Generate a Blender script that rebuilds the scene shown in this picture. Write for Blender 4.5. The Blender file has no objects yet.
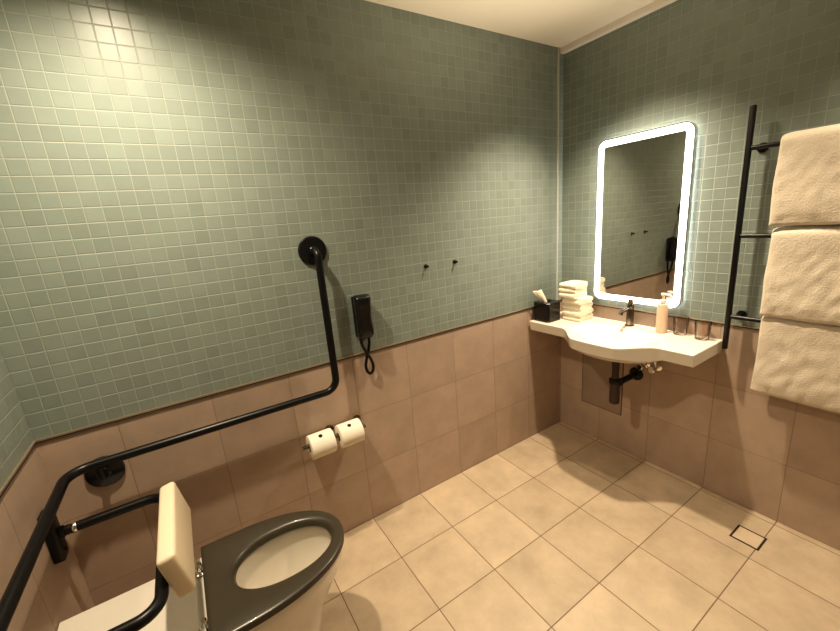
import bpy, bmesh, math, random
from mathutils import Vector, Matrix, noise
random.seed(4)
PI = math.pi
C = bpy.context.scene.collection
L, H, D, FY = 2.6754, 2.4416, 0.930, -2.45      # room length, height, dado height, front wall

# ------------------------------------------------------------------ materials
def newmat(name):
    m = bpy.data.materials.new(name); m.use_nodes = True
    nt = m.node_tree
    return m, nt, nt.nodes['Principled BSDF']

def N(nt, t, **kw):
    n = nt.nodes.new(t)
    for k, v in kw.items():
        setattr(n, k, v)
    return n

def math_n(nt, op, a, b=None, c=None):
    n = N(nt, 'ShaderNodeMath', operation=op)
    for i, v in enumerate((a, b, c)):
        if v is None: continue
        if hasattr(v, 'links'): nt.links.new(v, n.inputs[i])
        else: n.inputs[i].default_value = v
    return n.outputs[0]

def mix_rgb(nt, fac, a, b, mode='MIX'):
    n = N(nt, 'ShaderNodeMix', data_type='RGBA', blend_type=mode)
    for s, v in ((n.inputs[0], fac), (n.inputs[6], a), (n.inputs[7], b)):
        if hasattr(v, 'links'): nt.links.new(v, s)
        elif isinstance(v, tuple): s.default_value = (*v, 1) if len(v) == 3 else v
        else: s.default_value = v
    return n.outputs[2]

def plain(name, col, rough=.5, metal=0., bump=0., bscale=200., var=.0, vscale=6., spec=.5, sheen=0., coat=0.):
    m, nt, b = newmat(name)
    b.inputs['Roughness'].default_value = rough
    b.inputs['Metallic'].default_value = metal
    b.inputs['Specular IOR Level'].default_value = spec
    b.inputs['Sheen Weight'].default_value = sheen
    b.inputs['Coat Weight'].default_value = coat
    tc = N(nt, 'ShaderNodeTexCoord')
    nz = N(nt, 'ShaderNodeTexNoise'); nz.inputs['Scale'].default_value = vscale; nz.inputs['Detail'].default_value = 3
    nt.links.new(tc.outputs['Object'], nz.inputs['Vector'])
    lo = tuple(c * (1 - var) for c in col); hi = tuple(min(1, c * (1 + var)) for c in col)
    nt.links.new(mix_rgb(nt, nz.outputs['Fac'], lo, hi), b.inputs['Base Color'])
    if bump:
        n2 = N(nt, 'ShaderNodeTexNoise'); n2.inputs['Scale'].default_value = bscale; n2.inputs['Detail'].default_value = 2
        nt.links.new(tc.outputs['Object'], n2.inputs['Vector'])
        bp = N(nt, 'ShaderNodeBump'); bp.inputs['Strength'].default_value = bump; bp.inputs['Distance'].default_value = .003
        nt.links.new(n2.outputs['Fac'], bp.inputs['Height']); nt.links.new(bp.outputs['Normal'], b.inputs['Normal'])
    return m

def tiles(name, axes, pitch, off, grout_w, col, grout, rough, cellvar, mottle=.0, mscale=5., bumpd=.0012, sizes=None):
    """square tiles on the plane of two axes, grout lines with a bump, each tile a little different"""
    m, nt, b = newmat(name)
    tc = N(nt, 'ShaderNodeTexCoord'); sx = N(nt, 'ShaderNodeSeparateXYZ')
    nt.links.new(tc.outputs['Object'], sx.inputs[0])
    cell, edge = [], []
    for k, ax in enumerate(axes):
        u = math_n(nt, 'DIVIDE', math_n(nt, 'SUBTRACT', sx.outputs[ax], off[k]), pitch[k])
        cell.append(math_n(nt, 'FLOOR', u))
        fr = math_n(nt, 'FRACT', u)
        d = math_n(nt, 'MINIMUM', fr, math_n(nt, 'SUBTRACT', 1., fr))
        edge.append(math_n(nt, 'MULTIPLY', d, pitch[k]))
    dist = math_n(nt, 'MINIMUM', edge[0], edge[1])
    mr = N(nt, 'ShaderNodeMapRange', interpolation_type='SMOOTHSTEP')
    mr.inputs['From Min'].default_value = grout_w * .35; mr.inputs['From Max'].default_value = grout_w * .75
    nt.links.new(dist, mr.inputs['Value'])
    face = mr.outputs['Result']
    cv = N(nt, 'ShaderNodeCombineXYZ'); nt.links.new(cell[0], cv.inputs[0]); nt.links.new(cell[1], cv.inputs[1])
    wn = N(nt, 'ShaderNodeTexWhiteNoise', noise_dimensions='3D'); nt.links.new(cv.outputs[0], wn.inputs['Vector'])
    lo = tuple(c * (1 - cellvar) for c in col); hi = tuple(c * (1 + cellvar) for c in col)
    base = mix_rgb(nt, wn.outputs['Value'], lo, hi)
    nz = N(nt, 'ShaderNodeTexNoise'); nz.inputs['Scale'].default_value = mscale; nz.inputs['Detail'].default_value = 6; nz.inputs['Roughness'].default_value = .62
    off3 = N(nt, 'ShaderNodeVectorMath', operation='MULTIPLY_ADD')
    nt.links.new(wn.outputs['Color'], off3.inputs[0]); off3.inputs[1].default_value = (7, 7, 7); nt.links.new(tc.outputs['Object'], off3.inputs[2])
    nt.links.new(off3.outputs[0], nz.inputs['Vector'])
    if mottle:
        ramp = N(nt, 'ShaderNodeMapRange'); ramp.inputs['From Min'].default_value = .3; ramp.inputs['From Max'].default_value = .7
        ramp.inputs['To Min'].default_value = 1 - mottle; ramp.inputs['To Max'].default_value = 1 + mottle
        nt.links.new(nz.outputs['Fac'], ramp.inputs['Value'])
        vm = N(nt, 'ShaderNodeVectorMath', operation='SCALE'); nt.links.new(base, vm.inputs[0]); nt.links.new(ramp.outputs['Result'], vm.inputs['Scale'])
        base = vm.outputs[0]
    nt.links.new(mix_rgb(nt, face, grout, base), b.inputs['Base Color'])
    rr = math_n(nt, 'ADD', math_n(nt, 'MULTIPLY', face, rough - .8), .8)
    nt.links.new(rr, b.inputs['Roughness'])
    hgt = math_n(nt, 'ADD', math_n(nt, 'MULTIPLY', face, bumpd), math_n(nt, 'MULTIPLY', nz.outputs['Fac'], .0004))
    bp = N(nt, 'ShaderNodeBump'); bp.inputs['Strength'].default_value = .8; bp.inputs['Distance'].default_value = 1.
    nt.links.new(hgt, bp.inputs['Height']); nt.links.new(bp.outputs['Normal'], b.inputs['Normal'])
    return m

SAGE = (.236, .280, .252); SAGEG = (.325, .355, .315)
STONE = (.45, .345, .272); STONEG = (.29, .225, .175)
FLOORC = (.50, .40, .288); FLOORG = (.18, .125, .08)
GX, GY = 1.1265, -.615
M = {}
M['mos_x'] = tiles('sage_mosaic_long', ('X', 'Z'), (.0488, .0488), (0, D), .0030, SAGE, SAGEG, .36, .06, .04, 9)
M['mos_y'] = tiles('sage_mosaic_short', ('Y', 'Z'), (.0488, .0488), (0, D), .0030, SAGE, SAGEG, .36, .06, .04, 9)
M['st_x'] = tiles('stone_wall_long', ('X', 'Z'), (.303, .306), (GX, 0), .0022, STONE, STONEG, .5, .06, .09, 7, .0006)
M['st_y'] = tiles('stone_wall_short', ('Y', 'Z'), (.3075, .306), (GY, 0), .0022, STONE, STONEG, .5, .06, .09, 7, .0006)
M['floor'] = tiles('stone_floor', ('X', 'Y'), (.303, .3075), (GX, GY), .0035, FLOORC, FLOORG, .45, .06, .15, 7, .0006)
M['ceil'] = plain('ceiling_paint', (.84, .79, .69), .9, var=.02)
M['white_trim'] = plain('white_trim', (.8, .74, .66), .5, var=.02)
M['bronze'] = plain('dado_strip_metal', (.42, .34, .25), .35, .6, var=.05)
M['corner'] = plain('corner_strip_metal', (.55, .54, .46), .35, .2, var=.04)
M['black'] = plain('black_powder_coat', (.007, .0065, .007), .34, .0, var=.2, vscale=40, spec=.35)
M['black_gloss'] = plain('black_gloss', (.010, .010, .011), .18, var=.1)
M['ceramic'] = plain('white_ceramic', (.78, .73, .64), .16, var=.015, coat=.3)
M['pad'] = plain('pad_vinyl', (.86, .74, .56), .45, var=.015, bump=.04, bscale=300)
M['seat'] = plain('grey_seat_plastic', (.058, .049, .034), .3, var=.08, vscale=20, coat=.15)
M['chrome'] = plain('chrome', (.8, .78, .75), .12, 1., var=.03)
M['gunmetal'] = plain('gunmetal', (.20, .17, .14), .22, 1., var=.05)
M['trap'] = plain('dark_brown_plastic', (.05, .028, .02), .4, var=.1)
M['towel'] = plain('cream_towel', (.66, .575, .465), .95, bump=.6, bscale=170, var=.05, vscale=18, sheen=.25)
M['cloth'] = plain('cream_face_towel', (.85, .76, .60), .95, bump=.5, bscale=240, var=.04, vscale=30, sheen=.2)
M['paper'] = plain('toilet_paper', (.87, .80, .68), .95, bump=.1, bscale=260, var=.015)
M['card'] = plain('cardboard', (.35, .24, .15), .9, var=.08)
M['tissue'] = plain('tissue_paper', (.88, .80, .66), .9, var=.02)
M['water'] = plain('bowl_water', (.55, .50, .42), .03, var=.01)
M['label'] = plain('pink_beige_plastic', (.72, .52, .38), .35, var=.04)
M['pump'] = plain('white_pump_plastic', (.85, .8, .72), .3, var=.01)
M['silver'] = plain('mirror_frame_silver', (.62, .62, .60), .25, 1., var=.02)
M['insert'] = plain('drain_insert_stone', (.55, .44, .32), .5, var=.12, vscale=14)
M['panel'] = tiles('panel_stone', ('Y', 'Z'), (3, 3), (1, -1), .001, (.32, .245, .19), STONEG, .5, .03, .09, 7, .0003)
M['gap_and_shade'] = plain('dark_joint_and_shade', (.03, .022, .016), .8, var=.1)  # joint colour, also the painted shadow below the dado strips
m, nt, b = newmat('mirror_glass'); M['mirror'] = m
b.inputs['Metallic'].default_value = 1; b.inputs['Roughness'].default_value = .015
nz = N(nt, 'ShaderNodeTexNoise'); nz.inputs['Scale'].default_value = 3
nt.links.new(mix_rgb(nt, nz.outputs['Fac'], (.70, .70, .66), (.74, .74, .70)), b.inputs['Base Color'])
def emis(name, col, s):
    m, nt, b = newmat(name)
    nz = N(nt, 'ShaderNodeTexNoise'); nz.inputs['Scale'].default_value = 8
    nt.links.new(mix_rgb(nt, nz.outputs['Fac'], tuple(c * .97 for c in col), col), b.inputs['Emission Color'])
    b.inputs['Emission Strength'].default_value = s; b.inputs['Base Color'].default_value = (*col, 1)
    return m
M['led'] = emis('led_band', (1, .94, .93), 4.2)
M['led_back'] = emis('led_back_strip', (1, .93, .86), 45.)
m, nt, b = newmat('clear_glass'); M['glass'] = m
tr = N(nt, 'ShaderNodeBsdfTransparent'); gl = N(nt, 'ShaderNodeBsdfGlossy'); gl.inputs['Roughness'].default_value = .03
nz = N(nt, 'ShaderNodeTexNoise'); nt.links.new(mix_rgb(nt, nz.outputs['Fac'], (.93, .90, .87), (.96, .93, .90)), tr.inputs['Color'])
lw = N(nt, 'ShaderNodeLayerWeight'); lw.inputs['Blend'].default_value = .25
ms = N(nt, 'ShaderNodeMixShader'); nt.links.new(math_n(nt, 'MULTIPLY', lw.outputs['Fresnel'], .8), ms.inputs[0])
nt.links.new(tr.outputs[0], ms.inputs[1]); nt.links.new(gl.outputs[0], ms.inputs[2])
nt.links.new(ms.outputs[0], nt.nodes['Material Output'].inputs['Surface']); nt.nodes.remove(b)

# ------------------------------------------------------------------ helpers
def obj(name, bm, mat, parent=None, smooth=True, angle=35):
    me = bpy.data.meshes.new(name)
    bmesh.ops.recalc_face_normals(bm, faces=bm.faces)
    bm.to_mesh(me); bm.free()
    for m_ in (mat if isinstance(mat, (list, tuple)) else [mat]): me.materials.append(m_)
    if smooth:
        me.shade_smooth()
        me.set_sharp_from_angle(angle=math.radians(angle))
    o = bpy.data.objects.new(name, me); C.objects.link(o)
    if parent:
        o.parent = parent
        me.transform(Matrix.Translation(-world_loc(parent)))
    return o

def world_loc(o):
    v = o.location.copy()
    if o.parent: v += world_loc(o.parent)
    return v

def rebase(o, loc):
    """give a mesh built in room coordinates its own origin"""
    o.data.transform(Matrix.Translation(-Vector(loc))); o.location = loc
    return o

def tag(o, label, cat, group=None):
    o['label'] = label; o['category'] = cat
    if group: o['group'] = group
    return o

def thing(name, label, cat, loc, group=None):
    o = bpy.data.objects.new(name, None); C.objects.link(o); o.location = loc; o.empty_display_size = .05
    return tag(o, label, cat, group)

def struct(name, bm, mat, smooth=False):
    o = obj(name, bm, mat, None, smooth); o['kind'] = 'structure'; return o

def add_box(bm, lo, hi, bev=0., seg=2, mat=0):
    v = [bm.verts.new((x, y, z)) for x in (lo[0], hi[0]) for y in (lo[1], hi[1]) for z in (lo[2], hi[2])]
    fs = [bm.faces.new([v[i] for i in f]) for f in ((0, 1, 3, 2), (4, 6, 7, 5), (0, 4, 5, 1), (2, 3, 7, 6), (0, 2, 6, 4), (1, 5, 7, 3))]
    for f in fs: f.material_index = mat
    if bev:
        es = list({e for f in fs for e in f.edges})
        bmesh.ops.bevel(bm, geom=es, offset=bev, segments=seg, profile=.5, affect='EDGES')
    return v

def box(lo, hi, bev=0., seg=2):
    bm = bmesh.new(); add_box(bm, lo, hi, bev, seg); return bm

def loft(bm, rings, closed=True, cap0=True, cap1=True):
    vs = [[bm.verts.new(p) for p in r] for r in rings]
    n = len(vs[0])
    for a, b_ in zip(vs, vs[1:]):
        for i in range(n if closed else n - 1):
            j = (i + 1) % n
            bm.faces.new((a[i], a[j], b_[j], b_[i]))
    if cap0: bm.faces.new(vs[0][::-1])
    if cap1: bm.faces.new(vs[-1])
    return vs

def frame_axes(d):
    d = d.normalized(); up = Vector((0, 0, 1)) if abs(d.z) < .9 else Vector((0, 1, 0))
    a = d.cross(up).normalized(); return a, d.cross(a).normalized()

def add_lathe(bm, p, axis, prof, n=32, cap0=True, cap1=True):
    """prof: list of (radius, distance along axis)"""
    p = Vector(p); axis = Vector(axis).normalized(); a, b_ = frame_axes(axis)
    return loft(bm, [[p + axis * h + (a * math.cos(t) + b_ * math.sin(t)) * r for t in [2 * PI * i / n for i in range(n)]] for r, h in prof], True, cap0, cap1)

def fillet(pts, r, seg=8):
    pts = [Vector(p) for p in pts]; out = [pts[0]]
    for i in range(1, len(pts) - 1):
        rr = r[i - 1] if isinstance(r, (list, tuple)) else r
        p = pts[i]; d0 = (pts[i - 1] - p); d1 = (pts[i + 1] - p)
        u0, u1 = d0.normalized(), d1.normalized(); ang = u0.angle(u1)
        t = min(rr / math.tan(ang / 2), d0.length * .49, d1.length * .49)
        rad = t * math.tan(ang / 2); bis = (u0 + u1).normalized(); c = p + bis * (rad / math.sin(ang / 2))
        s0 = p + u0 * t - c; s1 = p + u1 * t - c; tot = s0.angle(s1)
        for k in range(seg + 1):
            f = k / seg
            out.append(c + (s0 * math.sin((1 - f) * tot) + s1 * math.sin(f * tot)) / math.sin(tot))
    out.append(pts[-1]); return out

def add_tube(bm, path, r, n=16, cap=True):
    path = [Vector(p) for p in path]; rings = []; a = None
    for i, p in enumerate(path):
        d = (path[min(i + 1, len(path) - 1)] - path[max(i - 1, 0)]).normalized()
        if a is None: a, _ = frame_axes(d)
        else: a = (a - d * a.dot(d)).normalized()
        b_ = d.cross(a)
        rr = r(i / (len(path) - 1)) if callable(r) else r
        rings.append([p + (a * math.cos(t) + b_ * math.sin(t)) * rr for t in [2 * PI * k / n for k in range(n)]])
    return loft(bm, rings, True, cap, cap)

def smooth_path(pts, k=6):
    pts = [Vector(p) for p in pts]; out = []
    for i in range(len(pts) - 1):
        p0, p1, p2, p3 = pts[max(i - 1, 0)], pts[i], pts[i + 1], pts[min(i + 2, len(pts) - 1)]
        for j in range(k):
            t = j / k
            out.append(.5 * ((2 * p1) + (p2 - p0) * t + (2 * p0 - 5 * p1 + 4 * p2 - p3) * t * t + (3 * p1 - p0 - 3 * p2 + p3) * t ** 3))
    return out + [pts[-1]]

def copy_tree(src, loc, label, group):
    c = src.copy(); C.objects.link(c); c.location = loc; c['label'] = label; c['group'] = group
    for ch in list(src.children):
        d = ch.copy(); C.objects.link(d); d.parent = c
        for g in list(ch.children):
            e = g.copy(); C.objects.link(e); e.parent = d
    return c

def sstep(a, b_, x):
    t = max(0, min(1, (x - a) / (b_ - a))); return t * t * (3 - 2 * t)

# ------------------------------------------------------------------ room shell
T = .12
struct('floor', box((-T, FY - T, -T), (L + T, T, 0)), M['floor'])
struct('ceiling', box((-T, FY - T, H), (L + T, T, H + T)), M['ceil'])
def wall(name, lo, hi, mats):
    bm = bmesh.new()
    add_box(bm, (lo[0], lo[1], 0), (hi[0], hi[1], D), mat=0)
    add_box(bm, (lo[0], lo[1], D), (hi[0], hi[1], H), mat=1)
    return struct(name, bm, mats)
wall('wall_back', (-T, 0), (L + T, T), [M['st_x'], M['mos_x']])
wall('wall_right', (L, FY), (L + T, 0), [M['st_y'], M['mos_y']])
wall('wall_left', (-T, FY), (0, 0), [M['st_y'], M['mos_y']])
wall('wall_front', (-T, FY - T), (L + T, FY), [M['st_x'], M['mos_x']])
# dado strips on top of the stone, corner strip, cornice over the vanity wall
def strip(name, lo, hi):
    bm = bmesh.new(); add_box(bm, (*lo, D - .001), (*hi, D + .005), mat=0); add_box(bm, (*lo, D - .006), (*hi, D - .001), mat=1)  # dark lower band paints the shadow under the metal strip
    struct(name, bm, [M['bronze'], M['gap_and_shade']])
strip('trim_1', (0, -.005), (L, 0)); strip('trim_2', (L - .005, FY), (L, -.005)); strip('trim_3', (0, FY), (.005, -.005))
struct('trim_4', box((L - .058, -.007, D + .005), (L - .046, 0, H), .002, 2), M['corner'])
struct('trim_5', box((L - .035, FY, H - .03), (L, -.0, H), .003, 2), M['white_trim'])

# ------------------------------------------------------------------ toilet
ty = -.462
t = thing('toilet', 'white floor-standing toilet with a dark grey open seat, below the padded backrest', 'toilet', (.4, ty, 0))
NS = 128
def dshape(th, cx, xr, xf, hw, xs, p=2.3):
    """radius from (cx, 0) to a D outline: straight back at xr, straight sides to xs, rounded front at xf"""
    c, s = math.cos(th), math.sin(th)
    lo_, hi_ = 0., 2.
    for _ in range(40):
        r = (lo_ + hi_) / 2; x, y = cx + c * r, abs(s * r)
        inside = x >= xr and (y <= hw if x <= xs else (y / hw) ** p + ((x - xs) / (xf - xs)) ** p <= 1)
        if inside: lo_ = r
        else: hi_ = r
    return lo_
def dring(z, cx, xr, xf, hw, xs, scale=1., p=2.3):
    out = []
    corner = math.atan2(hw, xr - cx)
    ths = [2 * PI * i / NS for i in range(NS)]
    for c0 in (corner, 2 * PI - corner):
        k = min(range(NS), key=lambda i: abs(ths[i] - c0)); ths[k] = c0
    for th in ths:
        r = dshape(th, cx, xr, xf, hw, xs, p) * scale
        out.append((cx + r * math.cos(th), ty + r * math.sin(th), z))
    return out
def ering(z, cx, rx, ry, cy=0., p=2.15):
    out = []
    for i in range(NS):
        th = 2 * PI * i / NS; c, s = math.cos(th), math.sin(th)
        r = (abs(c / rx) ** p + abs(s / ry) ** p) ** (-1 / p)
        out.append((cx + r * c, ty + cy + r * s, z))
    return out
bm = bmesh.new(); cx = .625
outer = [dring(0, cx, .001, .665, .135, .46), dring(.02, cx, .001, .672, .138, .46), dring(.16, cx, .001, .695, .145, .47),
         dring(.28, cx, .001, .735, .158, .48), dring(.37, cx, .001, .792, .174, .48), dring(.415, cx, .001, .812, .182, .48),
         dring(.447, cx, .001, 0.816, .185, .48), dring(.455, cx, .003, .812, .182, .48)]
inner = [ering(.455, cx, .170, .120), ering(.447, cx, .163, .113), ering(.41, cx, .164, .115), ering(.34, cx - .01, .145, .095),
         ering(.27, cx - .03, .11, .078), ering(.215, cx - .05, .07, .055)]
loft(bm, outer + inner, True, True, True)
pan = obj('pan', bm, M['ceramic'], t, angle=50)
bm = bmesh.new(); loft(bm, [ering(.235, cx - .042, .083, .063), ering(.2355, cx - .042, .0825, .0625)], True, False, True)
obj('bowl_water', bm, M['water'], t)
# seat ring
bm = bmesh.new(); sp = dict(cx=cx, xs=.50)
def sring(z, inset): return dring(z, cx, .382 + inset, .828 - inset, .199 - inset, .49, p=2.15)
rings = [ering(.459, cx, .156, .106), sring(.459, .006), sring(.463, .0), sring(.4805, .0), sring(.4835, .0025), sring(.4845, .012),
         ering(.4835, cx, .174, .124), ering(.480, cx, .165, .115), ering(.470, cx, .159, .109), ering(.459, cx, .156, .106)]
loft(bm, rings, True, False, False); bmesh.ops.remove_doubles(bm, verts=bm.verts, dist=.0001)
seat = obj('seat', bm, M['seat'], t, angle=55)
for sy in (.11, -.118):
    bm = bmesh.new(); y0 = ty + sy
    add_lathe(bm, (.372, y0, .455), (0, 0, 1), [(.017, 0), (.017, .006), (.012, .009), (.011, .024), (.008, .028)], 20)
    add_lathe(bm, (.372, y0 - .022, .476), (0, 1, 0), [(.006, 0), (.008, .003), (.008, .041), (.006, .044)], 16)
    add_box(bm, (.372, y0 - .012, .472), (.392, y0 + .012, .480), .002, 1)
    obj('hinge', bm, M['chrome'], seat)['label'] = 'chrome seat hinge'

# ------------------------------------------------------------------ padded backrest
ba, bb, zt = -.152, -.672, .668
t = thing('back_support', 'padded backrest on a black tube frame fixed above the rear of the toilet', 'backrest', (0, (ba + bb) / 2, zt))
bm = bmesh.new()
add_tube(bm, fillet([(.03, ba, zt), (.312, ba, zt), (.312, bb, zt), (.03, bb, zt)], .055, 10), .0155, 20)
obj('frame_tube', bm, M['black'], t)
for y in (ba, bb):
    bm = bmesh.new(); add_box(bm, (0, y - .027, zt - .088), (.030, y + .027, zt + .085), .006, 3)
    add_lathe(bm, (.029, y, zt), (1, 0, 0), [(.0195, 0), (.0195, .010), (.0165, .013)], 24)
    br = obj('wall_bracket', bm, M['black'], t)
    for dz in (-.062, .062):
        bm = bmesh.new(); add_lathe(bm, (.030, y, zt + dz), (1, 0, 0), [(.007, 0), (.007, .002), (.004, .004)], 14)
        obj('screw', bm, M['black_gloss'], br)
    bm = bmesh.new(); add_lathe(bm, (.062, y, zt), (1, 0, 0), [(.0158, 0), (.0172, .002), (.0172, .010), (.0158, .012)], 24, False, False)
    obj('collar', bm, M['chrome'], t)['label'] = 'chrome collar'
# pad: a slab leaning so that its foot comes forward
bm = bmesh.new()
add_box(bm, (-.024, -.184, -.068), (.022, .184, .068), .011, 4)
tilt = Matrix.Translation((.350, -.428, .690)) @ Matrix.Rotation(math.radians(-11), 4, 'Y')
bm.transform(tilt)
obj('pad', bm, M['pad'], t)['label'] = 'cream upholstered pad'
for y in (-.30, -.55):
    bm = bmesh.new(); add_box(bm, (.318, y - .02, .655), (.334, y + .02, .683), .003, 1)
    obj('pad_clip', bm, M['black'], t)

# ------------------------------------------------------------------ grab bar
bz, bo, bx1 = .818, .068, 1.012
t = thing('grab_bar', 'long black grab bar bent around the left corner and up the back wall', 'grab bar', (bx1, 0, bz))
bm = bmesh.new()
path = fillet([(bx1, -.006, 1.444), (bx1, -bo, 1.444), (bx1, -bo, bz), (bo, -bo, bz), (bo, -1.55, bz), (.006, -1.55, bz)], [.045, .055, .065, .045], 12)
add_tube(bm, path, .0158, 24); obj('bar', bm, M['black'], t)
def flange(p, axis, r):
    bm = bmesh.new(); add_lathe(bm, p, axis, [(r, 0), (r, .006), (r - .004, .011), (r * .55, .0135), (.02, .014), (.018, .022), (.0155, .024)], 40)
    return obj('flange', bm, M['black_gloss'], t)
flange((bx1, 0, 1.444), (0, -1, 0), .062)
flange((0, -1.55, bz), (1, 0, 0), .058)
px = .146
flange((px, 0, .752), (0, -1, 0), .058)
bm = bmesh.new(); add_tube(bm, fillet([(px, -.01, .752), (px, -bo, .752), (px, -bo, bz)], .03, 8), .0105, 16)
obj('support_post', bm, M['black'], t)

# ------------------------------------------------------------------ toilet roll holder and rolls
rz, ry_ = .600, -.085
t = thing('toilet_roll_holder', 'dark double toilet roll holder on the stone part of the back wall', 'toilet roll holder', (.97, 0, rz))
bm = bmesh.new(); add_tube(bm, [(.815, ry_, rz), (1.115, ry_, rz)], .0095, 16); obj('rod', bm, M['gunmetal'], t)
for x in (.965, 1.108):
    bm = bmesh.new(); add_tube(bm, [(x, -.004, rz), (x, ry_, rz)], .007, 14); pst = obj('post', bm, M['gunmetal'], t)
    bm = bmesh.new(); add_lathe(bm, (x, 0, rz), (0, -1, 0), [(.022, 0), (.022, .006), (.018, .008)], 24); obj('wall_plate', bm, M['gunmetal'], pst)
def roll(x0, x1, label):
    xm = (x0 + x1) / 2; w = x1 - x0; c = (xm, ry_, rz - .008)
    r = thing('toilet_roll', label, 'toilet roll', c, 'toilet rolls on the holder')
    bm = bmesh.new(); n = 48
    prof = [(.021, 0), (.050, 0), (.0535, .002), (.0545, .006), (.0545, w - .006), (.0535, w - .002), (.050, w), (.021, w), (.021, 0)]
    add_lathe(bm, (x0, ry_, rz - .008), (1, 0, 0), prof, n, False, False); bmesh.ops.remove_doubles(bm, verts=bm.verts, dist=.0001)
    obj('paper_roll', bm, M['paper'], r)
    bm = bmesh.new(); add_lathe(bm, (x0 + .001, ry_, rz - .008), (1, 0, 0), [(.0205, 0), (.0205, w - .002), (.0185, w - .002), (.0185, 0), (.0205, 0)], 32, False, False)
    bmesh.ops.remove_doubles(bm, verts=bm.verts, dist=.0001); obj('cardboard_core', bm, M['card'], r)
    bm = bmesh.new(); a = math.radians(68); d = Vector((0, -math.cos(a), math.sin(a)))
    add_lathe(bm, Vector((xm - .004, ry_, rz - .008)) + d * .0538, d, [(.009, 0), (.009, .0014), (.008, .0018)], 20)
    obj('sticker', bm, M['black'], r)['label'] = 'small round black sticker'
roll(.843, .953, 'white toilet roll on the holder, the one nearer the toilet')
roll(.980, 1.090, 'white toilet roll on the holder, the one farther from the toilet')

# ------------------------------------------------------------------ wall handset
t = thing('wall_handset', 'black handset with a looped cord hanging on the back wall', 'handset', (1.2, 0, 1.12))
bm = bmesh.new(); add_box(bm, (1.168, -.022, 1.02), (1.238, 0, 1.215), .006, 2); obj('cradle', bm, M['black_gloss'], t)
bm = bmesh.new()
sec = [(1.018, .030, .020), (1.035, .036, .026), (1.075, .036, .024), (1.12, .0345, .022), (1.17, .036, .024), (1.205, .0375, .028), (1.222, .034, .022)]
rings = []
for z, hw, dp in sec:
    rr = []
    for i in range(24):
        th = 2 * PI * i / 24; c, s = math.cos(th), math.sin(th)
        rr.append((1.203 + hw * abs(c) ** .45 * (1 if c > 0 else -1), -.022 - dp + dp * abs(s) ** .45 * (1 if s > 0 else -1), z))
    rings.append(rr)
loft(bm, rings); obj('handset_body', bm, M['black_gloss'], t, angle=60)
bm = bmesh.new()
cp = smooth_path([(1.182, -.035, 1.022), (1.183, -.034, .985), (1.205, -.030, .935), (1.222, -.026, .90), (1.232, -.024, .865), (1.228, -.024, .838), (1.214, -.022, .825),
                  (1.200, -.020, .838), (1.196, -.018, .868), (1.205, -.018, .905), (1.220, -.018, .945), (1.228, -.020, .99), (1.226, -.020, 1.022)], 8)
add_tube(bm, cp, .0072, 10); obj('cord', bm, M['black'], t)

for ch in t.children: ch.location.x -= .011

# ------------------------------------------------------------------ robe hooks
def hook(x, label):
    h = thing('robe_hook', label, 'hook', (x, 0, 1.30), 'robe hooks on the back wall')
    bm = bmesh.new(); add_lathe(bm, (x, 0, 1.30), (0, -1, 0), [(.011, 0), (.011, .004), (.009, .006)], 20); obj('wall_plate', bm, M['black'], h)
    bm = bmesh.new(); add_tube(bm, [(x, -.004, 1.30), (x, -.018, 1.30)], .0052, 14)
    add_lathe(bm, (x, -.016, 1.30), (0, -1, 0), [(.0052, 0), (.0066, .001), (.0066, .006), (.0058, .007)], 16); obj('peg', bm, M['black'], h)
hook(1.588, 'small black wall hook, the one nearer the wall handset')
hook(1.776, 'small black wall hook, the one nearer the mirror corner')

# ------------------------------------------------------------------ wash basin
ZB = .850
Y0, Y1 = -.012, -.938
t = thing('wash_basin', 'white wall-hung ceramic wash basin with a bowed front and side shelves', 'basin', (L, -.49, ZB))
bc = -.532
def xfront(y):
    a = sstep(-.245, -.43, y) if y > bc else sstep(-.795, -.64, y)
    ends = 2.338 + .027 * (y - Y0) / (Y1 - Y0)
    bow = .018 * (1 - ((y - bc) / .2) ** 2) if abs(y - bc) < .2 else 0
    return ends - .125 * a - bow
bm = bmesh.new(); NY, NX = 96, 40
def bowl(x, y):
    dx, dy = (x - 2.415) / .165, (y - bc) / .232
    r = (abs(dx) ** 2.6 + abs(dy) ** 2.6) ** (1 / 2.6)
    return (1 - sstep(.35, 1.0, r))
top, bot = [], []
for i in range(NY + 1):
    y = Y0 + (Y1 - Y0) * i / NY; xf = xfront(y); rt, rb = [], []
    for j in range(NX + 1):
        f = j / NX; x = (L - .001) + (xf - L + .001) * f
        d = bowl(x, y); z = ZB - .072 * d - .004 * (1 - d) * sstep(.0, .3, bowl(x, y) * 3)
        rt.append(bm.verts.new((x, y, z)))
        bulge = sstep(.0, 1., max(0, 1 - math.sqrt(((x - 2.44) / .24) ** 2 + ((y - bc) / .30) ** 2)) * 3.2)
        zb = ZB - .064 - .034 * bulge
        xx = x + (.012 * sstep(.85, 1., f))
        rb.append(bm.verts.new((xx, y, zb)))
    top.append(rt); bot.append(rb)
for i in range(NY):
    for j in range(NX):
        bm.faces.new((top[i][j], top[i + 1][j], top[i + 1][j + 1], top[i][j + 1]))
        bm.faces.new((bot[i][j], bot[i][j + 1], bot[i + 1][j + 1], bot[i + 1][j]))
    bm.faces.new((top[i][NX], top[i + 1][NX], bot[i + 1][NX], bot[i][NX]))
    bm.faces.new((top[i + 1][0], top[i][0], bot[i][0], bot[i + 1][0]))
for j in range(NX):
    bm.faces.new((top[0][j], top[0][j + 1], bot[0][j + 1], bot[0][j])); bm.faces.new((top[NY][j + 1], top[NY][j], bot[NY][j], bot[NY][j + 1]))
o = obj('basin_body', bm, M['ceramic'], t, angle=50)
bv = o.modifiers.new('edge', 'BEVEL'); bv.width = .007; bv.segments = 3; bv.limit_method = 'ANGLE'; bv.angle_limit = math.radians(50)
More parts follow.
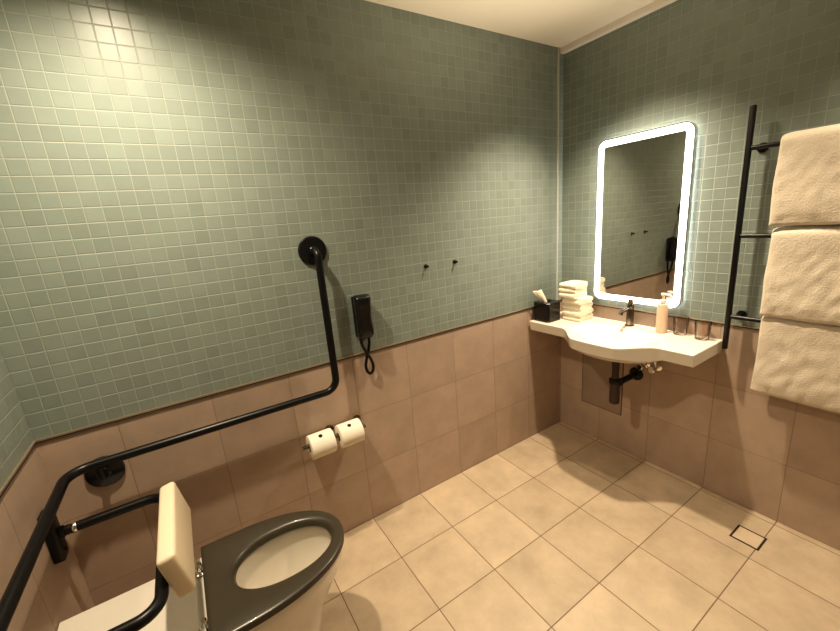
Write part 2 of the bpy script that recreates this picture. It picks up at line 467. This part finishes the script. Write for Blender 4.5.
bm = bmesh.new(); add_lathe(bm, (2.425, bc, ZB - .0725), (0, 0, 1), [(.024, 0), (.024, .004), (.019, .0055), (.012, .0045)], 28)
obj('drain_plug', bm, M['chrome'], t)['label'] = 'chrome drain plug'
bm = bmesh.new(); add_lathe(bm, (2.548, bc, ZB - .032), (-.75, 0, .66), [(.012, -.004), (.012, .002), (.008, .003)], 20)
obj('overflow', bm, M['chrome'], t)['label'] = 'chrome overflow ring'

tx, tyy = 2.625, -.503
t = thing('basin_tap', 'dark metal mixer tap standing at the back of the wash basin', 'tap', (tx, tyy, ZB))
bm = bmesh.new(); add_lathe(bm, (tx, tyy, ZB), (0, 0, 1), [(.025, 0), (.025, .004), (.020, .006), (.019, .095), (.0175, .098), (.0175, .101), (.019, .104), (.019, .128), (.0165, .132)], 28)
obj('tap_body', bm, M['gunmetal'], t)
bm = bmesh.new(); add_tube(bm, fillet([(tx - .01, tyy, ZB + .105), (tx - .088, tyy, ZB + .098), (tx - .098, tyy, ZB + .080)], .014, 6), .0105, 16); obj('spout', bm, M['gunmetal'], t)
bm = bmesh.new(); add_lathe(bm, (tx, tyy, ZB + .130), (0, 0, 1), [(.013, 0), (.0135, .004), (.0135, .022), (.011, .025)], 20); obj('lever', bm, M['gunmetal'], t)

# ------------------------------------------------------------------ waste pipe, valves, access panel below the basin
wx, wy = 2.455, -.532
t = thing('bottle_trap', 'dark bottle trap and waste pipe hanging below the wash basin bowl', 'waste trap', (wx, wy, .5))
bm = bmesh.new(); add_lathe(bm, (wx, wy, .565), (0, 0, 1), [(.0185, 0), (.0185, .145), (.024, .148), (.024, .165)], 24); obj('tail_pipe', bm, M['trap'], t)
bm = bmesh.new(); add_lathe(bm, (wx, wy, .430), (0, 0, 1), [(.022, 0), (.026, .005), (.027, .012), (.0275, .130)], 28); obj('trap_cup', bm, M['trap'], t)
bm = bmesh.new(); add_lathe(bm, (wx, wy, .552), (0, 0, 1), [(.029, 0), (.033, .003), (.033, .024), (.028, .028), (.019, .03)], 12); obj('collar_nut', bm, M['black'], t)
bm = bmesh.new(); add_tube(bm, [(wx + .02, wy, .545), (L - .004, wy, .545)], .0175, 18)
add_lathe(bm, (wx + .022, wy, .545), (1, 0, 0), [(.019, 0), (.024, .002), (.024, .022), (.018, .024)], 12); obj('outlet_pipe', bm, M['black'], t)
bm = bmesh.new(); add_lathe(bm, (L, wy, .545), (-1, 0, 0), [(.040, 0), (.040, .004), (.034, .012), (.019, .020)], 28); obj('wall_flange', bm, M['black'], t)
def valve(y, z, label, yt):
    v = thing('stop_valve', label, 'stop valve', (L, y, z), 'stop valves under the wash basin')
    bm = bmesh.new(); add_lathe(bm, (L, y, z), (-1, 0, 0), [(.026, 0), (.024, .005), (.011, .008), (.011, .05), (.013, .052), (.013, .062), (.008, .064)], 20)
    add_lathe(bm, (L - .038, y, z), (0, 0, 1), [(.010, 0), (.010, .028), (.012, .029), (.012, .042), (.006, .043)], 16); obj('valve_body', bm, M['chrome'], v)
    bm = bmesh.new(); add_lathe(bm, (L - .06, y, z), (-1, 0, 0), [(.017, 0), (.020, .003), (.020, .018), (.016, .021)], 10); obj('valve_handle', bm, M['chrome'], v)
    bm = bmesh.new(); add_tube(bm, smooth_path([(L - .038, y, z + .04), (L - .04, y + .003, z + .07), (L - .055, yt, z + .11), (L - .057, yt, .784)], 6), .0055, 10)
    obj('hose', bm, M['chrome'], v)
valve(-.650, .625, 'chrome stop valve under the basin, the one nearer the towel ladder', -.56)
valve(-.585, .625, 'chrome stop valve under the basin, the one nearer the bottle trap', -.52)
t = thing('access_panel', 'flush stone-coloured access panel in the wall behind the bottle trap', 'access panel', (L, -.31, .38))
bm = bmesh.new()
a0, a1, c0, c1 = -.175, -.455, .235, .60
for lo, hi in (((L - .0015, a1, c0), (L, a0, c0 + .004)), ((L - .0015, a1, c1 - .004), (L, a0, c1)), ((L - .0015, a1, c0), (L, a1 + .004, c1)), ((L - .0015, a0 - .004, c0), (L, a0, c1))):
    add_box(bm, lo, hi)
obj('panel_joint', bm, M['gap_and_shade'], t, False)
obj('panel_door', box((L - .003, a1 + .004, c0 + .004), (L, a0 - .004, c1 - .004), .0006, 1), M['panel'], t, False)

# ------------------------------------------------------------------ things on the basin
bxx, byy = 2.372, -.016
t = thing('tissue_box', 'black cube tissue box on the left shelf of the wash basin', 'tissue box', (bxx + .06, byy - .062, ZB))
bm = bmesh.new(); a = .115; n = 28
def slotring(z, rx, ry):
    return [(bxx + .06 + rx * math.cos(2 * PI * i / n), byy - .062 + ry * math.sin(2 * PI * i / n), z) for i in range(n)]
def sqring(z, h):
    out = []
    for i in range(n):
        th = 2 * PI * i / n; c, s = math.cos(th), math.sin(th); r = (abs(c) ** 24 + abs(s) ** 24) ** (-1 / 24)
        out.append((bxx + .06 + h * r * c, byy - .062 + h * r * s, z))
    return out
loft(bm, [sqring(ZB, .062), sqring(ZB + .117, .062), sqring(ZB + .120, .0595), slotring(ZB + .120, .038, .020), slotring(ZB + .104, .036, .018)], True, True, True)
obj('box_body', bm, M['black_gloss'], t, angle=30)
bm = bmesh.new(); grid = []
for i in range(15):
    r = []
    for j in range(9):
        u, v = i / 14, j / 8
        w = .034 + .022 * u
        x = bxx + .06 + (v - .5) * 2 * w * .8 - .055 * u + .006 * math.sin(v * 9 + u * 3)
        y = byy - .055 + .012 * math.sin(v * 7 + 1) * (1 - .3 * u) + .012 * u
        z = ZB + .104 + u * (.098 - .020 * abs(v - .45)) + .004 * math.sin(v * 12)
        r.append(bm.verts.new((x, y, z)))
    grid.append(r)
for i in range(14):
    for j in range(8): bm.faces.new((grid[i][j], grid[i][j + 1], grid[i + 1][j + 1], grid[i + 1][j]))
o = obj('tissue', bm, M['tissue'], None, angle=180); rebase(o, (bxx + .06, byy - .062, ZB + .11))
sm = o.modifiers.new('thick', 'SOLIDIFY'); sm.thickness = .0012
tag(o, 'white tissue sticking up out of the black tissue box', 'tissue')

def folded(w, d, h, layers, seed):
    """folded cloth: a thick sheet zig-zagged back and forth, extruded along y, slightly uneven"""
    th = h / layers; line = []
    hw = w / 2 - th / 2
    for k in range(layers):
        z = th * (k + .5); s = 1 if k % 2 == 0 else -1
        for q in range(9): line.append(Vector((s * hw * (-1 + 2 * q / 8), z)))
        if k < layers - 1:
            for q in range(1, 6):
                an = -PI / 2 + PI * q / 6
                line.append(Vector((s * (hw + th * .5 * math.cos(an)), z + th * .5 + th * .5 * math.sin(an))))
    up, dn = [], []
    for i, p in enumerate(line):
        dd = (line[min(i + 1, len(line) - 1)] - line[max(i - 1, 0)]).normalized(); nn = Vector((-dd.y, dd.x))
        up.append(p + nn * th * .485); dn.append(p - nn * th * .485)
    sec = up + dn[::-1]; bm = bmesh.new(); rings = []; M_ = 10
    for j in range(M_ + 1):
        v = -1 + 2 * j / M_; y = d / 2 * v
        sh = 1 - .05 * abs(v) ** 6
        rings.append([((p.x * sh) + .003 * noise.noise((p.x * 20, y * 14, seed)), y + .003 * noise.noise((p.x * 16, p.y * 60, seed + 3)), max(.0, p.y + .0015 * noise.noise((p.x * 24, y * 24, seed + 7)) - .002 * abs(v) ** 4)) for p in sec])
    loft(bm, rings); return bm
names = ['cream folded hand towel at the very bottom of the towel stack', 'cream folded hand towel second from the bottom of the towel stack',
         'cream folded hand towel third from the bottom of the towel stack', 'cream folded hand towel fourth from the bottom, topmost of the wider ones',
         'small cream face cloth just above the wider towels of the stack', 'small cream face cloth second from the top of the towel stack',
         'small cream face cloth at the very top of the towel stack']
z = ZB
for k, nm in enumerate(names):
    h = .036 if k < 4 else .0305
    w, d = (.125, .125) if k < 4 else (.128, .115)
    o = obj('hand_towel' if k < 4 else 'face_cloth', folded(w, d, h, 3 if k < 4 else 2, k * 5.), M['cloth'], None, angle=70)
    o.location = (2.565 + random.uniform(-.004, .004) - (.0 if k < 4 else .012), -.205 + random.uniform(-.004, .004) + (0 if k < 4 else .024), z)
    o.rotation_euler.z = random.uniform(-.04, .04) + PI
    tag(o, nm, 'towel', 'folded towels stacked on the wash basin'); z += h

sx_, sy_ = 2.608, -.682
t = thing('soap_bottle', 'small pinkish pump bottle on the basin in front of the mirror', 'bottle', (sx_, sy_, ZB))
bm = bmesh.new(); add_lathe(bm, (sx_, sy_, ZB), (0, 0, 1), [(.023, 0), (.026, .004), (.026, .146), (.023, .154), (.013, .158), (.013, .164)], 28); obj('bottle_body', bm, M['label'], t)
bm = bmesh.new(); add_lathe(bm, (sx_, sy_, ZB + .162), (0, 0, 1), [(.0145, 0), (.0145, .016), (.006, .018), (.006, .038), (.0125, .040), (.0125, .050)], 20)
add_tube(bm, [(sx_, sy_, ZB + .207), (sx_ - .006, sy_ - .036, ZB + .206), (sx_ - .007, sy_ - .044, ZB + .196)], .0052, 10); obj('pump', bm, M['pump'], t)['label'] = 'white pump top'
def tumbler(x, y, label):
    bm = bmesh.new(); prof = [(.026, 0), (.030, .002), (.036, .088), (.0345, .0895), (.0335, .088), (.0275, .010), (.010, .009)]
    add_lathe(bm, (x, y, ZB), (0, 0, 1), prof, 32); o = obj('drinking_glass', bm, M['glass'], None); rebase(o, (x, y, ZB))
    tag(o, label, 'glass', 'drinking glasses on the basin')
tumbler(2.636, -.762, 'clear drinking glass on the basin, the one nearer the tap')
tumbler(2.622, -.866, 'clear drinking glass on the basin, the one nearer the towel ladder')

# ------------------------------------------------------------------ mirror
my0, my1, mz0, mz1 = -.262, -.752, .976, 1.880
t = thing('lit_mirror', 'tall rounded mirror with a glowing white border above the wash basin', 'mirror', (L, (my0 + my1) / 2, (mz0 + mz1) / 2))
def rrect(x, inset, r, n=8):
    a, b_, c, d = my1 + inset, my0 - inset, mz0 + inset, mz1 - inset; r = max(r - inset, .004); out = []
    for (cy, cz_, s) in ((b_ - r, d - r, 0), (a + r, d - r, 1), (a + r, c + r, 2), (b_ - r, c + r, 3)):
        for k in range(n + 1):
            th = PI / 2 * (s + k / n); out.append((x, cy + r * math.cos(th), cz_ + r * math.sin(th)))
    return out
xm, R0 = L - .034, .05
bm = bmesh.new(); loft(bm, [rrect(L - .012, .0, R0), rrect(xm - .004, 0, R0), rrect(xm - .004, .005, R0), rrect(xm, .005, R0)], True, True, False); obj('frame', bm, M['silver'], t, angle=40)
bm = bmesh.new(); loft(bm, [rrect(xm - .001, .0052, R0), rrect(xm - .0012, .0052, R0), rrect(xm - .0012, .040, R0)], True, False, False); obj('light_band', bm, M['led'], t)['label'] = 'glowing white light band'
bm = bmesh.new(); loft(bm, [rrect(xm - .0010, .038, R0), rrect(xm - .0014, .0398, R0)], True, True, True); obj('mirror_glass', bm, M['mirror'], t, False)
bm = bmesh.new(); loft(bm, [rrect(L - .001, .03, R0), rrect(L - .0115, .03, R0)], True, False, False); obj('back_light_strip', bm, M['led_back'], t)

# ------------------------------------------------------------------ towel ladder and bath towels
lx, ly0, ly1 = L - .062, -.966, -1.535
t = thing('towel_ladder', 'black wall-mounted ladder towel rail to the right of the mirror', 'towel rail', (L, (ly0 + ly1) / 2, .83))
RZ = (1.712, 1.352, .985)
for y in (ly0, ly1):
    bm = bmesh.new(); add_box(bm, (lx - .010, y - .010, .826), (lx + .010, y + .010, 1.878), .004, 2); obj('rail_post', bm, M['black'], t)
    for z in (RZ[0], RZ[2]):
        bm = bmesh.new(); add_lathe(bm, (L, y - .03 * (1 if y == ly0 else -1), z), (-1, 0, 0), [(.02, 0), (.02, .006), (.009, .008), (.009, .062), (.011, .064)], 20)
        obj('wall_mount', bm, M['black'], t)
for z in RZ:
    bm = bmesh.new(); add_tube(bm, [(lx, ly0 - .01, z), (lx, ly1 + .01, z)], .0095, 16); obj('rung', bm, M['black'], t)

def bath_towel(zr, drop, ya, yb, seed, flare, label, foldn):
    """thick folded towel draped over a rung: an inverted U in section"""
    ct = []                                     # centre line (x, z): back bottom -> over the rung -> front bottom
    r0 = .0235
    for q in range(13): ct.append((lx + r0, zr - drop * .93 * (1 - q / 12)))
    for q in range(1, 12):
        an = PI * q / 12; ct.append((lx + r0 * math.cos(an), zr + r0 * math.sin(an)))
    for q in range(25):
        f = q / 24; ct.append((lx - r0 - flare * f ** 1.3, zr - drop * f))
    n = len(ct); hi_, lo_ = [], []
    for i in range(n):
        a = Vector(ct[min(i + 1, n - 1)]) - Vector(ct[max(i - 1, 0)]); a.normalize(); nn = Vector((a.y, -a.x)) * -1
        th = .0125 * (1 if 2 < i < n - 3 else (.8 if 0 < i < n - 1 else .45))
        hi_.append(Vector(ct[i]) + nn * th); lo_.append(Vector(ct[i]) - nn * th)
    sec = hi_ + lo_[::-1]; rings = []; M_ = 44; bm = bmesh.new()
    for j in range(M_ + 1):
        v = j / M_; y = ya + (yb - ya) * v; e = min(v, 1 - v) * M_
        k = 1 if e > 2 else (.93 if e > 1 else (.8 if e > 0 else .45))
        ring = []
        for i, p in enumerate(sec):
            c = Vector(ct[i] if i < n else ct[2 * n - 1 - i]); p2 = c + (p - c) * k
            front = max(0, min(1, (lx - .005 - p2.x) / .02)); dz = max(0, zr - p2.y)
            w = noise.noise((y * 9, p2.y * 10, seed)) * .004 + noise.noise((y * 26, p2.y * 24 + y * 12, seed + 4)) * .003 + noise.noise((y * 60, p2.y * 30 + y * 40, seed + 9)) * .0018
            ring.append((p2.x + w * front * (.3 + min(1, dz * 8)), y + .004 * noise.noise((p2.y * 8, v * 2, seed + 2)), p2.y + .003 * noise.noise((y * 10, seed, 2)) * min(1, dz * 5)))
        rings.append(ring)
    loft(bm, rings)
    o = obj('bath_towel', bm, M['towel'], None, angle=180); rebase(o, (lx, (ya + yb) / 2, zr))
    tag(o, label, 'towel', 'bath towels on the towel ladder'); return o
bath_towel(RZ[0], .318, -1.074, -1.50, 1.3, .006, 'cream bath towel draped over the top rung of the towel ladder', 2)
bath_towel(RZ[1], .335, -1.086, -1.50, 5.1, .012, 'cream bath towel draped over the middle rung of the towel ladder', 2)
bath_towel(RZ[2], .318, -1.092, -1.50, 8.7, .012, 'cream bath towel draped over the bottom rung of the towel ladder', 2)

# ------------------------------------------------------------------ floor drain
t = thing('floor_drain', 'square tile-insert floor drain near the right wall', 'floor drain', (2.466, -1.187, 0))
bm = bmesh.new(); n = 4
def sq(h, z): return [(2.466 + h * a, -1.187 + h * b_, z) for a, b_ in ((-1, -1), (1, -1), (1, 1), (-1, 1))]
loft(bm, [sq(.054, 0), sq(.0535, .0012), sq(.0485, .0012), sq(.048, .0002)], True, False, True); obj('drain_frame', bm, M['gap_and_shade'], t, False)
obj('drain_insert', box((2.466 - .0455, -1.187 - .0455, .0002), (2.466 + .0455, -1.187 + .0455, .0016), .0004, 1), M['insert'], t, False)

# ------------------------------------------------------------------ lights
WARM = (1., .835, .615)
def spot(name, loc, e, size=125, blend=.85, r=.03, col=WARM):
    l = bpy.data.lights.new(name, 'SPOT'); l.energy = e; l.spot_size = math.radians(size); l.spot_blend = blend; l.shadow_soft_size = r; l.color = col
    o = bpy.data.objects.new(name, l); C.objects.link(o); o.location = loc; return o
spot('downlight_basin', (2.20, -.55, H - .012), 170, 104, .9)
spot('downlight_toilet', (.47, -.46, H - .012), 132, 148, 1.)
spot('downlight_towels', (2.34, -1.58, H - .012), 56, 100, .8)
spot('downlight_entry', (.75, -1.55, H - .012), 8)
up = spot('added_ceiling_fill', (1.75, -.72, 1.45), 40, 105, .8, .2); up.rotation_euler.x = PI  # unseen upward lamp, added only to brighten the ceiling

w = bpy.data.worlds.new('World'); bpy.context.scene.world = w; w.use_nodes = True
w.node_tree.nodes['Background'].inputs[0].default_value = (1, .85, .65, 1); w.node_tree.nodes['Background'].inputs[1].default_value = .15

# ------------------------------------------------------------------ camera
cam = bpy.data.cameras.new('Camera'); co = bpy.data.objects.new('Camera', cam); C.objects.link(co)
cam.sensor_width = 36; cam.lens = 380.935 / 840 * 36; cam.clip_start = .02
yaw, pitch, roll_ = (.5510, -.2453, -.0837)
f = Vector((math.sin(yaw) * math.cos(pitch), math.cos(yaw) * math.cos(pitch), math.sin(pitch)))
r = Vector((math.cos(yaw), -math.sin(yaw), 0)); u = r.cross(f)
c, s = math.cos(roll_), math.sin(roll_)
R = c * r + s * u; U = -s * r + c * u
co.matrix_world = Matrix(((R.x, U.x, -f.x, .5109), (R.y, U.y, -f.y, -1.6567), (R.z, U.z, -f.z, 1.5354), (0, 0, 0, 1)))
sc = bpy.context.scene; sc.camera = co
sc.view_settings.view_transform = 'Standard'; sc.view_settings.look = 'Medium High Contrast'; sc.view_settings.exposure = -.22
sc.cycles.max_bounces = 10; sc.cycles.diffuse_bounces = 6
